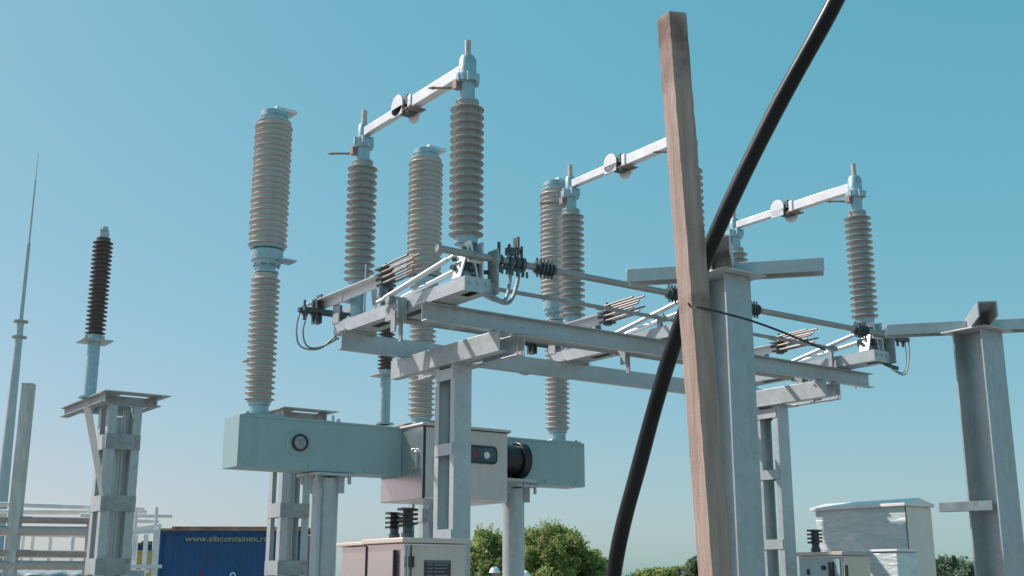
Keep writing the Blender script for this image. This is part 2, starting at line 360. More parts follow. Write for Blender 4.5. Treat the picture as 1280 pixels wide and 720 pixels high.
# straps and cable loops of each pole (they hang from it)
def strap(parent, pts, r, name='braided_strap', m='braid', n=8):
    return MB().tube(pts, r, n).build(name, m, parent, pb0)
strap(pole1, [(.26, -.16, -.10), (.275, -.16, -.30), (.22, -.17, -.46), (.11, -.17, -.44), (.05, -.14, -.42)], .013)
strap(pole1, [(.33, -.16, -.07), (.35, -.16, -.26), (.27, -.17, -.46), (.14, -.17, -.47), (.06, -.13, -.43)], .015)
e = MB()
for x in (.17, .26, .32, .37): e.cyl((x, -.15, -.165), (x + .03, -.15, -.165), .045 + .008 * (x > .3), n=8); e.bolt((x + .015, -.15, -.12), (0, 0, 1), .013, .09); e.bolt((x + .015, -.17, -.20), (0, 0, -1), .012, .06)
e.box((.25, -.18, -.115), (.31, -.13, -.06)); e.box((.33, -.185, -.11), (.345, -.12, .03)); e.box((.31, -.18, -.07), (.38, -.13, -.055)); e.box((.17, -.18, -.222), (.40, -.13, -.208))
for x in (.20, .24, .29, .33, .38, .42): e.bolt((x, -.14, -.208), (0, 0, 1), .010, .035); e.bolt((x, -.17, -.222), (0, 0, -1), .010, .045)
e.build('strap_clamp', 'dark', pole1, pb0, bevel=.003)
strap(pole1, [(-.31, 1.98, -.17), (-.34, 2.0, -.34), (-.30, 2.0, -.50), (-.12, 2.0, -.50), (.02, 1.96, -.36)], .008)
strap(pole1, [(-.24, 1.98, -.17), (-.28, 2.0, -.36), (-.24, 2.0, -.49), (-.12, 2.0, -.49), (.03, 1.95, -.40)], .008)
strap(pole1, [(-.02, 1.45, -.36), (-.03, 1.42, -.15), (-.06, 1.36, .10)], .005, 'loose_wire', 'alu', 6)
strap(pole1, [(.00, 1.98, -.18), (.04, 2.0, -.30), (.02, 2.0, -.40)], .01)
poles = [o for o in bpy.data.objects if o.name.startswith('disconnector_pole')]
p3 = [o for o in poles if o.get('label', '').startswith('rightmost')][0]
strap(p3, [(.42, -.15, -.12), (.43, -.15, -.30), (.35, -.15, -.50), (.20, -.15, -.50), (.10, -.12, -.42)], .007, 'cable_loop')
strap(p3, [(.36, -.15, -.12), (.38, -.15, -.34), (.32, -.15, -.49), (.20, -.15, -.49)], .006, 'cable_loop')
strap(p3, [(.24, -.14, -.46), (.16, -.13, -.45), (.05, -.10, -.41)], .02, 'cable_sleeve', 'dark')
p2 = [o for o in poles if o.get('label', '').startswith('middle')][0]
strap(p2, [(-.34, 1.98, -.22), (-.36, 2.0, -.44), (-.22, 2.0, -.50), (-.10, 1.98, -.40)], .006, 'cable_loop')
for p in (p3,):
    e = MB(); e.box((.17, -.19, -.20), (.40, -.12, -.16)); e.cyl((.15, -.15, -.165), (.20, -.15, -.165), .035, n=8)
    for x in (.2, .26, .34): e.bolt((x, -.15, -.20), (0, 0, -1), .013, .05)
    e.build('cable_clamp', 'dark', p, pb0, bevel=.003)

# beams and shafts shared by the poles
def simple(name, mb, m, org, label, cat, group=None, O=NO, bevel=0):
    o = mb.build(name, m, None, org, bevel=bevel); o.location = wp(O, org); o.rotation_euler = (0, 0, GA)
    return tag(o, label, cat, group)
def beam(v, u0, u1, z0, h, sx, label):
    m = MB(); m.sweep(chan(.07, h, .008, sx), (u0, v, z0), (u1, v, z0))
    for x in (u0 + .22, u0 + .9, (u0 + u1) / 2, u1 - .9, u1 - .22):
        m.cyl((x, v - .003 - .008 * (sx > 0), z0 + h * .5), (x, v + .0 + .002, z0 + h * .5), .009, n=10); m.bolt((x + .05, v + .02 * sx, z0 - .0), (0, 0, -1))
    simple('channel_beam', m, 'galv', (u0, v, z0), label, 'steel beam', 'channel beams under the disconnector', bevel=.003)
beam(.346, -.15, 4.96, -.568, .137, 1, 'near galvanised channel beam under the disconnector, running behind the timber post to the right')
beam(1.558, -.15, 4.96, -.575, .144, -1, 'far galvanised channel beam under the disconnector, lower in view and behind the near beam')

def shaft(v, z, u0, u1, r, label, couplings=(), joints=()):
    t = thing('drive_shaft', wp(NO, (u0, v, z)), label, 'steel tube', 'drive tubes of the disconnector'); o = (u0, v, z)
    MB().cyl((u0, v, z), (u1, v, z), r, n=16).build('tube', 'shaftsteel', t, o)
    for a in couplings:
        m = MB()
        for q in range(5):
            x = a + q * .034; m.cyl((x, v, z), (x + .014, v, z), r + .024, n=10)
            m.bolt((x + .007, v, z + r + .015), (0, 0, 1), .009, .032); m.bolt((x + .007, v, z - r - .015), (0, 0, -1), .009, .03)
        m.cyl((a - .02, v, z), (a + .17, v, z), r + .008, n=12)
        m.build('coupling', 'dark', t, o)
    for a in joints:
        m = MB(); m.cyl((a, v, z), (a + .05, v, z), r + .01, n=12); m.bolt((a + .025, v, z + r), (0, 0, 1), .01, .03); m.box((a - .03, v - .02, z - .18), (a + .0, v + .02, z))
        m.build('end_bracket', 'galv_dull', t, o)
shaft(-.15, -.165, -.34, 4.82, .026, 'thick drive tube with dark bolted couplings along the near ends of the disconnector poles', (.52, 1.84, 2.72, 4.16))
shaft(.30, -.243, .14, 4.46, .017, 'thin drive tube just behind and below the thick coupled one', (), (2.18, 4.38))
shaft(.75, -.475, -.06, 4.6, .023, 'drive tube hanging between the two channel beams, just below the base frames')

# support posts and crossheads
def support(uc, label, lab2):
    t = thing('support_post', wp(NO, (uc, .95, -3.994)), label, 'steel post', 'posts carrying the disconnector'); o = (uc, .95, -3.994)
    zt = -.745; w = .08; d = .14
    for s in (-1, 1):
        MB().sweep(chan(.07, .16, .008, 1), (uc - .08, .95 + s * d, -3.96), (uc - .08, .95 + s * d, zt), up=(1, 0, 0)) if False else None
        m = MB()
        # two channels standing back to front, flanges towards each other
        y = .95 + s * d
        pf = [(-w, 0), (w, 0), (w, -s * .06), (w - .008, -s * .06), (w - .008, -s * .008), (-w + .008, -s * .008), (-w + .008, -s * .06), (-w, -s * .06)]
        vs = [Vector((uc + a, y + b, zz)) for zz in (-3.96, zt) for a, b in pf]
        n = 8; m.add(vs, [(i, (i + 1) % n, (i + 1) % n + n, i + n) for i in range(n)] + [tuple(range(n)), tuple(range(n, 2 * n))])
        for zz in (-1.0, -1.07):
            m.bolt((uc + .0, y, zz), (0, s, 0), .008, .004); 
        m.build('channel', 'galv', t, o, bevel=.003)
    for zz in (-.815, -1.40, -2.05, -2.7, -3.35):
        for s in (-1, 1):
            m = MB(); m.box((uc + s * (w + .001), .95 - d + .012, zz - .045), (uc + s * (w + .007), .95 + d - .012, zz + .045)); m.build('batten_plate', 'galv', t, o)
    m = MB(); m.box((uc - .13, .95 - .2, zt), (uc + .17, .95 + .2, zt + .006)); m.build('head_plate', 'galv', t, o)
    m = MB(); m.box((uc - .2, .95 - .25, -3.994), (uc + .2, .95 + .25, -3.96)); m.build('base_plate', 'galv_dull', t, o)
    t = thing('crosshead', wp(NO, (uc, .95, zt + .006)), lab2, 'steel bracket', 'crossheads under the channel beams'); o = (uc, .95, zt + .006)
    for a, sx, v0, v1 in ((uc - .09, 1, .20, 1.78), (uc + .19, -1, .26, 1.78)):
        m = MB(); m.sweep(chan(.075, .160, .008, sx), (a, v0, zt + .008), (a, v1, zt + .008)); m.box((a - .004 + .03 * sx, v0 + .05, zt + .02), (a + .004 + .03 * sx, v0 + .056, zt + .15))
        m.build('channel', 'galv', t, o, bevel=.003)
support(.53, 'battened galvanised post under the left of the disconnector, in front of the breaker cabinet', 'twin channel crosshead on the left battened post')
support(4.23, 'battened galvanised post under the right of the disconnector, just right of the wide grey column', 'twin channel crosshead on the right battened post, mostly behind the wide column')

# ------------------------------------------------------------------ 2. live-tank circuit breaker
def breaker():
    o = (1.75, 0, -3.205)
    t = thing('circuit_breaker', wp(BO, o), 'three pole circuit breaker, beige ribbed columns on a long grey-green beam with steel cabinet', 'circuit breaker')
    zt, zb = -.15, -.612
    m = MB(); m.box((-.25, -.165, zb), (1.45, .165, zt)); m.box((-.255, -.17, zb), (-.2505, .17, zt)); bm_ = m.build('beam', 'beam', t, o, bevel=.006)
    m = MB(); m.box((2.39, -.165, zb), (3.74, .165, zt)); m.build('beam', 'beam', t, o, bevel=.006)
    # position gauge on the beam
    g = Vector((.34, -.165, -.365)); m = MB(); m.lathe([(0.001, 0), (.078, 0), (.078, .035), (.062, .035), (.060, .02)], (0, 0, 0), 28)
    rotx = Matrix.Rotation(R(90), 3, 'X'); m.v = [g + rotx @ p for p in m.v]
    gg = m.build('gauge', 'black', t, o)
    m = MB(); m.cyl(g + Vector((-.025, .0, -.005)), g + Vector((-.025, -.008, -.005)), .115, n=28); m.build('gauge_collar', 'beam', t, o)
    m = MB(); m.cyl(g + Vector((0, -.018, 0)), g + Vector((0, -.024, 0)), .060, n=24); m.build('gauge_glass',  'lens', gg, o)
    m = MB(); m.box(g + Vector((-.006, -.028, -.03)), g + Vector((.006, -.025, .03))); m.box(g + Vector((-.03, -.028, .02)), g + Vector((.028, -.025, .028))); m.box(g + Vector((.02, -.028, -.03)), g + Vector((.028, -.025, .02)))
    m.build('gauge_mark', 'platetext', gg, o)
    for u in (0, 1.75, 3.5):
        j = MB().lathe([(.09, 1.215), (.115, 1.225), (.115, 1.245), (.085, 1.25), (.085, 1.30), (.125, 1.305), (.13, 1.325), (.13, 1.34), (.145, 1.345), (.15, 1.39), (.150, 1.44), (.125, 1.455), (.16, 1.46), (.16, 1.475)], (u, 0, 0), 28)
        for a in range(10): j.bolt((u + .122 * math.cos(a * .628), .122 * math.sin(a * .628), 1.29), (0, 0, 1), .011, .03)
        j.box((u + .05, -.19, 1.335), (u + .22, -.03, 1.350)); j = j.build('joint_flange', 'cap', t, o)
        MB().lathe(sheds(1.215, 22, .138, .106), (u, 0, 0), 32).build('support_insulator', 'porc_b', t, o, smooth=24)
        MB().lathe(sheds(1.275, 23, .186, .160, .965), (u, 0, 1.475), 36).build('interrupter_insulator', 'porc_b', t, o, smooth=24)
        c = MB().lathe([(.155, 2.75), (.155, 2.765), (.125, 2.77), (.125, 2.80), (.135, 2.805), (.135, 2.85), (.12, 2.86)], (u, 0, 0), 28)
        cp = c.build('top_cap', 'cap', t, o)
        c = MB(); c.box((u - .02, -.09, 2.862), (u + .20, .06, 2.895)); c.box((u - .02, -.09, 2.83), (u + .01, .06, 2.862)); c.build('terminal_pad', 'alu', cp, o, bevel=.003)
        c = MB(); c.lathe([(.10, -.03), (.10, .0)], (u, 0, 0)); c.lathe([(.088, -.13), (.088, -.03)], (u, 0, 0)); c.box((u - .20, -.16, -.148), (u + .20, .16, -.125))
        for a in (-.16, .16):
            for b in (-.12, .12): c.bolt((u + a, b, -.125), (0, 0, 1), .014, .02)
        c.build('pole_foot', 'cap', t, o, bevel=.003)
    # cabinet
    cu0, cu1, cv0, cv1, cz0, cz1 = 1.42, 2.41, -.57, .20, -.85, -.165
    m = MB(); m.box((cu0, cv0, cz0), (cu1, cv1, cz1)); cab = m.build('cabinet', 'inox', t, o, bevel=.006)
    m = MB(); m.box((cu0 + .03, cv0 - .012, cz0 + .02), (cu1 - .01, cv0 - .003, cz1 - .012)); m.build('cabinet_door', 'inoxdoor', cab, o, bevel=.004)
    m = MB(); m.box((cu0 - .02, cv0 - .03, cz1 + .002), (cu1 + .03, cv1 + .02, cz1 + .028)); m.build('cabinet_roof', 'inoxdoor', cab, o, bevel=.008)
    m = MB(); m.box((cu0 + .004, cv0 - .009, cz0 + .004), (cu0 + .026, cv0 - .002, cz1 - .004)); m.box((cu0, cv0 - .02, cz1 - .006), (cu1 + .01, cv0 + .0, cz1 + .002)); m.build('door_seal', 'black', cab, o)
    m = MB(); m.cyl((cu0 + .14, cv0 - .012, -.48), (cu0 + .14, cv0 - .04, -.48), .028, n=12); m.box((cu0 + .115, cv0 - .030, -.62), (cu0 + .165, cv0 - .012, -.50)); m.build('door_handle', 'alu', cab, o, bevel=.003)
    m = MB(); m.box((cu0 - .03, -.50, -.56), (cu0 - .001, -.36, -.40)); m.cyl((cu0 - .04, -.43, -.39), (cu0, -.43, -.39), .02, n=8); m.build('catch', 'inox', cab, o, bevel=.004)
    # rounded viewing window on the door
    def rrect(uc, zc, w, h, r, y0, y1, mb):
        p = []
        for cx, cz, a0 in ((w / 2 - r, h / 2 - r, 0), (-w / 2 + r, h / 2 - r, 90), (-w / 2 + r, -h / 2 + r, 180), (w / 2 - r, -h / 2 + r, 270)):
            for k in range(7):
                a = R(a0 + k * 15); p.append((uc + cx + r * math.cos(a), zc + cz + r * math.sin(a)))
        n = len(p); mb.add([(a, y0, b) for a, b in p] + [(a, y1, b) for a, b in p], [(i, (i + 1) % n, (i + 1) % n + n, i + n) for i in range(n)] + [tuple(range(n))[::-1], tuple(range(n, 2 * n))]); return mb
    wu, wz = 2.04, -.40
    w = rrect(wu, wz, .46, .175, .05, cv0 - .013, cv0 - .026, MB()).build('window', 'black', cab, o)
    rrect(wu, wz, .415, .13, .038, cv0 - .027, cv0 - .030, MB()).build('window_glass', 'tealglass', w, o)
    m = MB(); m.cyl((wu + .10, cv0 - .0305, wz - .005), (wu + .10, cv0 - .033, wz - .005), .034, n=20); m.build('indicator_dial', 'white', w, o)
    m = MB(); m.box((wu - .06, cv0 - .033, wz - .04), (wu - .01, cv0 - .0305, wz + .03)); m.build('indicator_tab', 'redp', w, o)
    m = MB(); m.box((1.405, -.185, zb - .01), (1.418, .18, zt + .012)); m.build('beam_seam', 'beam', t, o)
    for a, b in ((-.24, 1.40), (2.43, 3.73)):
        m = MB(); m.box((a, -.172, zt - .012), (b, -.1655, zt + .008)); m.build('beam_lip', 'beam', t, o)
    for u in (-.16, .45, 1.05, 2.75, 3.2, 3.62):
        MB().bolt((u, -.166, zb + .04), (0, -1, 0), .012, .01).build('bolt', 'galv', t, o)
    # drive motor
    m = MB(); m.cyl((cu1 + .0, -.33, -.40), (cu1 + .33, -.33, -.40), .150, n=32); m.build('drive_motor', 'black', t, o)
    m = MB(); m.cyl((cu1 + .27, -.33, -.40), (cu1 + .36, -.33, -.40), .185, n=32); m.cyl((cu1 + .12, -.33, -.26), (cu1 + .12, -.33, -.20), .035, n=12); m.cyl((cu1 + .2, -.33, -.60), (cu1 + .2, -.33, -.52), .02, n=8); m.build('motor_end_bell', 'black', t, o, bevel=.01)
    m = MB(); m.box((cu1, -.50, -.625), (cu1 + .42, -.17, -.60)); m.bolt((cu1 + .32, -.42, -.625), (0, 0, -1), .02, .05); m.build('motor_bracket', 'galv', t, o)
    # small fixings on the beam top and the joint strip beside the cabinet
    m = MB(); m.cyl((.76, 0, zt), (.76, 0, zt + .09), .015, n=8); m.cyl((.82, 0, zt), (.82, 0, zt + .06), .02, n=8); m.box((3.50, -.15, zt), (3.70, .15, zt + .02)); m.build('lifting_stud', 'galv', t, o)
    for u, r in ((.71, .122), (2.90, .114)):
        m = MB(); m.cyl((u, 0, -3.18), (u, 0, -.66), r, n=32); leg = m.build('support_pipe', 'galv', t, o)
        m = MB(); m.box((u - .21, -.19, -.645), (u + .21, .19, -.620))
        for a in (-.17, .17):
            for b in (-.15, .15): m.bolt((u + a, b, -.645), (0, 0, -1), .018, .07)
        for a in range(4): m.box((u - .008, r - .01, -.80), (u + .008, r + .06, -.645), Matrix.Rotation(R(45 + 90 * a), 3, 'Z'), (u, 0, -.7))
        m.build('flange_plate', 'galv', leg, o)
        m = MB(); m.box((u - .22, -.22, -3.205), (u + .22, .22, -3.18)); m.build('base_plate', 'galv_dull', leg, o)
    u = .71; m = MB(); m.cyl((u - .115, -.10, -3.1), (u - .115, -.10, -.80), .027, n=12); m.cyl((u - .115, -.10, -.84), (u - .115, -.10, -.76), .036, n=12); m.build('conduit', 'galv', t, o)
    return t
breaker()

# ------------------------------------------------------------------ 3. surge arresters on lattice stands behind
def stand(uc, vc, label, brace=False):
    zt = .10; o = (uc, vc, -3.205); a, b = .165, .165
    t = thing('lattice_stand', wp(BO, o), label, 'steel stand', 'lattice stands behind the breaker')
    for sx in (-1, 1):
        for sy in (-1, 1):
            m = MB(); pf = [(uc + sx * a, vc + sy * b), (uc + sx * (a - .085), vc + sy * b), (uc + sx * (a - .085), vc + sy * (b - .008)), (uc + sx * (a - .008), vc + sy * (b - .008)), (uc + sx * (a - .008), vc + sy * (b - .085)), (uc + sx * a, vc + sy * (b - .085))]
            m.add([(x, y, z) for z in (-3.19, zt) for x, y in pf], [(i, (i + 1) % 6, (i + 1) % 6 + 6, i + 6) for i in range(6)] + [tuple(range(6)), tuple(range(6, 12))])
            for z in (-.95, -.5, -1.5, -.14): m.bolt((uc + sx * (a - .04), vc + sy * (b - .001), z), (0, sy, 0), .012, .01)
            m.build('leg', 'galv', t, o)
    zs = [-.26 - .60 * k for k in range(5)]
    for z in zs:
        for s in (-1, 1):
            m = MB(); m.box((uc - a + .004, vc + s * (b + .001), z - .075), (uc + a - .004, vc + s * (b + .007), z + .075))
            for x in (-1, 1):
                for q in (-1, 1): m.bolt((uc + x * (a - .04), vc + s * (b + .007), z + q * .045), (0, s, 0), .012, .012)
            m.build('batten_plate', 'galv_dull', t, o)
            m = MB(); m.box((uc + s * (a + .001), vc - b + .004, z - .075), (uc + s * (a + .007), vc + b - .004, z + .075)); m.build('batten_plate', 'galv', t, o)
    m = MB(); m.cyl((uc + .02, vc + .02, -3.1), (uc + .02, vc + .02, zt - .1), .045, n=12); m.build('cable_pipe', 'galv', t, o)
    # head frame: I-sections running back from the stand, a slotted plate on top
    m = MB(); m.sweep(ibeam(.09, .10, .009), (uc - .25, vc - .30, zt), (uc - .25, vc + 1.10, zt)); m.sweep(ibeam(.09, .10, .009), (uc + .26, vc - .30, zt), (uc + .26, vc + .45, zt))
    m.box((uc - .20, vc - .16, zt), (uc + .21, vc - .15, zt + .09)); m.box((uc - .20, vc + .38, zt), (uc + .21, vc + .39, zt + .09)); m.sweep(ibeam(.09, .10, .009), (uc - .20, vc + .60, zt), (uc + .30, vc + .60, zt))
    hf = m.build('head_frame', 'galv_dull', t, o)
    m = MB(); z0, z1 = zt + .102, zt + .110; x0, x1, y0, y1 = uc - .28, uc + .38, vc - .36, vc + .22
    m.box((x0, y0, z0), (x1, y0 + .19, z1)); m.box((x0, y1 - .15, z0), (x1, y1, z1)); m.box((x0, y0 + .19, z0), (x0 + .22, y1 - .15, z1)); m.box((x1 - .14, y0 + .19, z0), (x1, y1 - .15, z1))
    m.build('top_plate', 'galv', t, o)
    if brace:
        m = MB(); m.add([(uc - .34, vc + .10, zt - .01), (uc - .26, vc + .10, zt - .01), (uc - .13, vc - .176, -.80), (uc - .19, vc - .176, -.80), (uc - .34, vc + .105, zt - .01), (uc - .26, vc + .105, zt - .01), (uc - .13, vc - .180, -.80), (uc - .19, vc - .180, -.80)],
                        [(0, 1, 2, 3), (7, 6, 5, 4), (0, 4, 5, 1), (1, 5, 6, 2), (2, 6, 7, 3), (3, 7, 4, 0)])
        m.build('plastic_strip', 'strap', t, o)
    m = MB(); m.box((uc - a - .05, vc - b - .05, -3.205), (uc + a + .05, vc + b + .05, -3.19)); m.build('base_plate', 'galv_dull', t, o)
    return t
def arrester(uc, vc, z0, label):
    zp = .80; o = (uc, vc, z0)
    t = thing('surge_arrester', wp(BO, o), label, 'surge arrester', 'brown surge arresters behind the breaker')
    m = MB(); m.cyl((uc, vc, z0), (uc, vc, zp - .02), .062, n=20); m.lathe([(.11, z0), (.11, z0 + .015), (.062, z0 + .02)], (uc, vc, 0), 20); m.build('pipe', 'cap', t, o)
    m = MB(); m.box((uc - .15, vc - .15, zp - .02), (uc + .15, vc + .15, zp - .008)); m.bolt((uc - .12, vc - .12, zp - .02), (0, 0, -1), .012, .04)
    for a in range(6): m.cyl((uc + .09 * math.cos(a * 1.047), vc + .09 * math.sin(a * 1.047), zp - .01), (uc + .09 * math.cos(a * 1.047), vc + .09 * math.sin(a * 1.047), zp + .05), .012, n=6)
    m.build('mounting_plate', 'galv', t, o)
    m = MB(); m.lathe([(.085, zp), (.085, zp + .05)], (uc, vc, 0), 20); m.v = m.v; m.build('bottom_flange', 'cap', t, o)
    MB().lathe(sheds(1.04, 22, .104, .068), (uc, vc, zp + .05), 26).build('insulator', 'porc_r', t, o)
    m = MB().lathe([(.055, zp + 1.090), (.055, zp + 1.150), (.02, zp + 1.160), (.02, zp + 1.220)], (uc, vc, 0), 16); m.box((uc - .045, vc - .01, zp + 1.160), (uc + .045, vc + .012, zp + 1.190)); m.cyl((uc, vc - .04, zp + 1.175), (uc, vc + .04, zp + 1.175), .010, n=6); m.cyl((uc + .03, vc, zp + 1.170), (uc + .03, vc, zp + 1.230), .008, n=6)
    m.build('terminal', 'galv', t, o)
SA = 1.72
for k, (ls, la) in enumerate((('lattice stand at far left with a white plastic strip hanging from its head', 'leftmost brown surge arrester, standing clear against the sky at far left'),
                              ('lattice stand in front of the blue container, under the left end of the breaker beam', 'brown surge arrester mostly hidden behind the left breaker column'),
                              ('lattice stand behind the middle of the breaker, seen under its steel cabinet', 'brown surge arrester between the first two breaker columns, crossed by the channel beam'))):
    stand((-.70, 1.19, 2.96)[k], 1.78, ls, k == 0)
    arrester((-.95, .86, 2.49)[k], 2.02, .20, la)

# ------------------------------------------------------------------ 4. wide columns in front, capped with crossed channels
A2 = math.pi / 2 - R(12.8) - math.pi / 2      # rotation of the capping channels about z
def column(px, py, label, label2, bracket=False, arml=.52, w=.235, d=.21):
    H = 3.18; t = thing('steel_column', (px, py, 0), label, 'steel column', 'wide H columns in the foreground')
    tf = .012
    pf = [(-w / 2, -d / 2), (w / 2, -d / 2), (w / 2, -d / 2 + tf), (.005, -d / 2 + tf), (.005, d / 2 - tf), (w / 2, d / 2 - tf), (w / 2, d / 2), (-w / 2, d / 2), (-w / 2, d / 2 - tf), (-.005, d / 2 - tf), (-.005, -d / 2 + tf), (-w / 2, -d / 2 + tf)]
    m = MB(); n = len(pf); m.add([(x, y, z) for z in (.02, H - .012) for x, y in pf], [(i, (i + 1) % n, (i + 1) % n + n, i + n) for i in range(n)] + [tuple(range(n)), tuple(range(n, 2 * n))])
    for z in (2.72, 2.66): m.bolt((-.005, -.03, z), (-1, 0, 0), .007, .003)
    m.build('shaft', 'galv_col', t, bevel=.003)
    m = MB(); m.box((-.16, -.16, H - .011), (.16, .16, H - .001)); m.build('head_plate', 'galv', t, bevel=.002)
    m = MB(); m.box((-.2, -.2, 0), (.2, .2, .02)); m.build('base_plate', 'galv_dull', t)
    if bracket:
        m = MB(); q = Matrix.Rotation(A2 - GA, 3, 'Z'); p0 = Vector((-.10, -.05, 2.03)); p1 = p0 + q @ Vector((-.30, .12, 0)); m.sweep(chan(.05, .06, .005, 1), p0, p1)
        m.build('side_bracket', 'galv_dull', t, bevel=.002)
    t2 = thing('crossed_channels', (px, py, H), label2, 'steel bracket', 'crossed channels on the column heads', rz=A2)
    m = MB(); m.sweep(uinv(.115, .095, .008), (0, -.46, .0), (0, .50, .0))
    for y in (-.36, -.42): m.cyl((.02, y, .0865), (.02, y, .0875), .01, n=8)
    m.build('channel', 'galv', t2, bevel=.003)
    for s in (-1, 1):
        m = MB(); m.sweep(uinv(.115, .072, .008), (s * .06, .05, .0), (s * arml, .05, .0)); m.build('channel', 'galv', t2, bevel=.003)
c1 = (NO + UX * 0).xy
column(1.130, 6.02, 'wide galvanised H column right behind the timber post', 'crossed channels capping the column behind the timber post', w=.19, d=.20)
column(3.02, 7.42, 'wide galvanised H column at the right edge with a small side bracket', 'crossed channels capping the column at the right edge', True, .56)

# ------------------------------------------------------------------ 5. timber post, hose, tie wire
def tapered_post(name, p0, p1, w, m, rz, label, cat, O):
    mb = MB(); p0 = Vector(p0); p1 = Vector(p1); q = Matrix.Rotation(rz, 3, 'Z'); nseg = 90; vs = []; rr = random.Random(5)
    for k in range(nseg + 1):
        c = p0.lerp(p1, k / nseg); j = Vector((math.sin(k * .12) * .0007 + rr.uniform(-.0007, .0007), math.cos(k * .09) * .0007, 0)); 
        for a, b in ((-1, -1), (1, -1), (1, 1), (-1, 1)): vs.append(c + j + q @ Vector((a * w / 2, b * w / 2, 0)) + (Vector((0, 0, .004 * a)) if k == nseg else Vector()))
    fs = [(i * 4 + k, i * 4 + (k + 1) % 4, i * 4 + 4 + (k + 1) % 4, i * 4 + 4 + k) for i in range(nseg) for k in range(4)] + [(0, 3, 2, 1), tuple(nseg * 4 + i for i in range(4))]
    mb.add(vs, fs); o = mb.build(name, m, None, O, bevel=.0015); o.location = O; return tag(o, label, cat)
tapered_post('timber_post', (.517, 2.70, 0), (.402, 2.68, 2.981), .0535, 'wood', R(28), 'rough square timber post standing upright in the foreground', 'timber post', Vector((.517, 2.70, 0)))

H = [(.02, 3.95, -.02), (.16, 3.90, .5), (.27, 3.87, 1.05)]
def upt(x, y, d):
    X = (x - 640) / 1458.5; Y = (360 - y) / 1458.5; p = R(14.144)
    return (X * d, (math.cos(p) - Y * math.sin(p)) * d, EYE + (math.sin(p) + Y * math.cos(p)) * d)
for x, y, d in ((767, 720, 3.75), (801, 574, 3.73), (843, 428, 3.69), (895, 292, 3.63), (966, 145, 3.55), (1045, 0, 3.46)):
    H.append(upt(x, y, d))
H += [(1.13, 3.1, 3.62), (1.42, 2.9, 4.1), (1.9, 2.6, 4.6)]
mb = MB().tube(H, lambda q: .0250 + .0003 * math.sin(q * 90), 20, 14); o = mb.build('black_hose', 'hose', None, H[0], smooth=60); o.location = H[0]; tag(o, 'thick black plastic hose curving up behind the timber post', 'hose')

# tie wire round the post and springing off to the right
W = [upt(x, y, d) for x, y, d in ((848, 387, 2.80), (856, 385.5, 2.765), (864, 384, 2.735), (868, 384, 2.728), (886, 387, 2.74), (912, 393.5, 2.74), (939, 401, 2.74), (970, 412, 2.74), (1001, 424.5, 2.74), (1031, 437, 2.74))]
mb = MB().tube(W, .0027, 8, 6)
k0 = Vector(upt(864, 384, 2.728)); mb.tube([k0 + Vector((.004, 0, -.003)), k0, Vector(upt(860, 378.5, 2.72))], .0024, 6, 4)
bk = [upt(848, 387, 2.80), upt(852, 386, 2.84), upt(872, 385, 2.85), upt(887, 388, 2.80), upt(886, 387, 2.75)]
mb.tube(bk, .0025, 6, 5)
o = mb.build('tie_wire', 'black', None, k0); o.location = k0; tag(o, 'thin black tie wire knotted round the timber post, its loose end springing right', 'wire')

# ------------------------------------------------------------------ 6. cabinets
def plug(x, y, z, label, s=1.):
    t = thing('cable_plug', (x, y, z), label, 'cable plug', 'dark ribbed plugs on the cabinets')
    MB().lathe([(.036 * s, 0), (.036 * s, .03 * s), (.028 * s, .035 * s), (.028 * s, .06 * s), (.034 * s, .065 * s)]).build('collar', 'dark', t)
    m = MB()
    m.lathe([(.03 * s, .06 * s), (.03 * s, .17 * s)], (0, 0, 0), 14)
    for k in range(4): m.box((-.052 * s, -.035 * s, (.07 + .028 * k) * s), (.045 * s, .035 * s, (.084 + .028 * k) * s), Matrix.Rotation(R(-7 + 3 * k), 3, 'Y'))
    m.build('ribbed_body', 'black', t)
    return t
def drive_cabinet():
    P = Vector((-.69, 7.61, 0)); lu, lv, h = .48, .92, 1.842
    t = thing('drive_cabinet', P, 'stainless drive cabinet with dark nameplate in front of the left battened post', 'cabinet')
    b = MB(); b.box((.012, .012, .9), (lu - .012, .50, h)); b.box((.03, .50, .9), (lu - .03, lv - .04, h - .006)); b.build('body', 'inox', t, bevel=.004)
    b = MB(); b.box((-.02, -.02, h + .002), (lu + .02, .52, h + .034)); b.box((.0, .522, h - .002), (lu, lv, h + .022)); b.build('lid', 'tandoor', t, bevel=.005)
    d = MB(); d.box((.03, -.002, .92), (lu - .005, .010, h - .016)); d = d.build('door', 'tandoor', t, bevel=.004)
    q = MB(); q.box((.035, -.028, 1.69), (.065, -.002, 1.76)); q.cyl((.05, -.012, 1.5), (.05, -.012, 1.83), .005, n=6); q.build('handle', 'black', d)
    q = MB(); q.box((.155, -.008, 1.56), (.355, -.003, 1.735)); n = q.build('nameplate', 'plate', d)
    q = MB()
    q.box((.163, -.0095, 1.722), (.347, -.0085, 1.728))
    for i in range(6):
        z = 1.708 - i * .022
        q.box((.17, -.0095, z - .0025), (.215, -.0085, z + .0025)); q.box((.225 + .006 * (i % 2), -.0095, z - .0025), (.335 - .014 * (i % 3), -.0085, z + .0025))
    q.build('nameplate_marks', 'platetext', n)
    q = MB(); q.box((-.014, .10, 1.0), (.0095, .11, 1.80)); q.box((.004, .493, .95), (.0115, .503, h - .01)); q.build('seam', 'black', t)
    for i in range(4):
        q = MB(); q.box((.03 + (i % 2) * .36, .05 + (i // 2) * .65, 0), (.07 + (i % 2) * .36, .09 + (i // 2) * .65, .9)); q.build('leg', 'galv', t)
drive_cabinet()
def place(P, u, v, z): return Vector((P[0], P[1], 0)) + UX * u + VX * v + ZX * z
q = place((-.69, 7.61), .07, .24, 1.877); plug(q.x, q.y, q.z, 'left one of the two dark ribbed plugs on the nameplate cabinet lid')
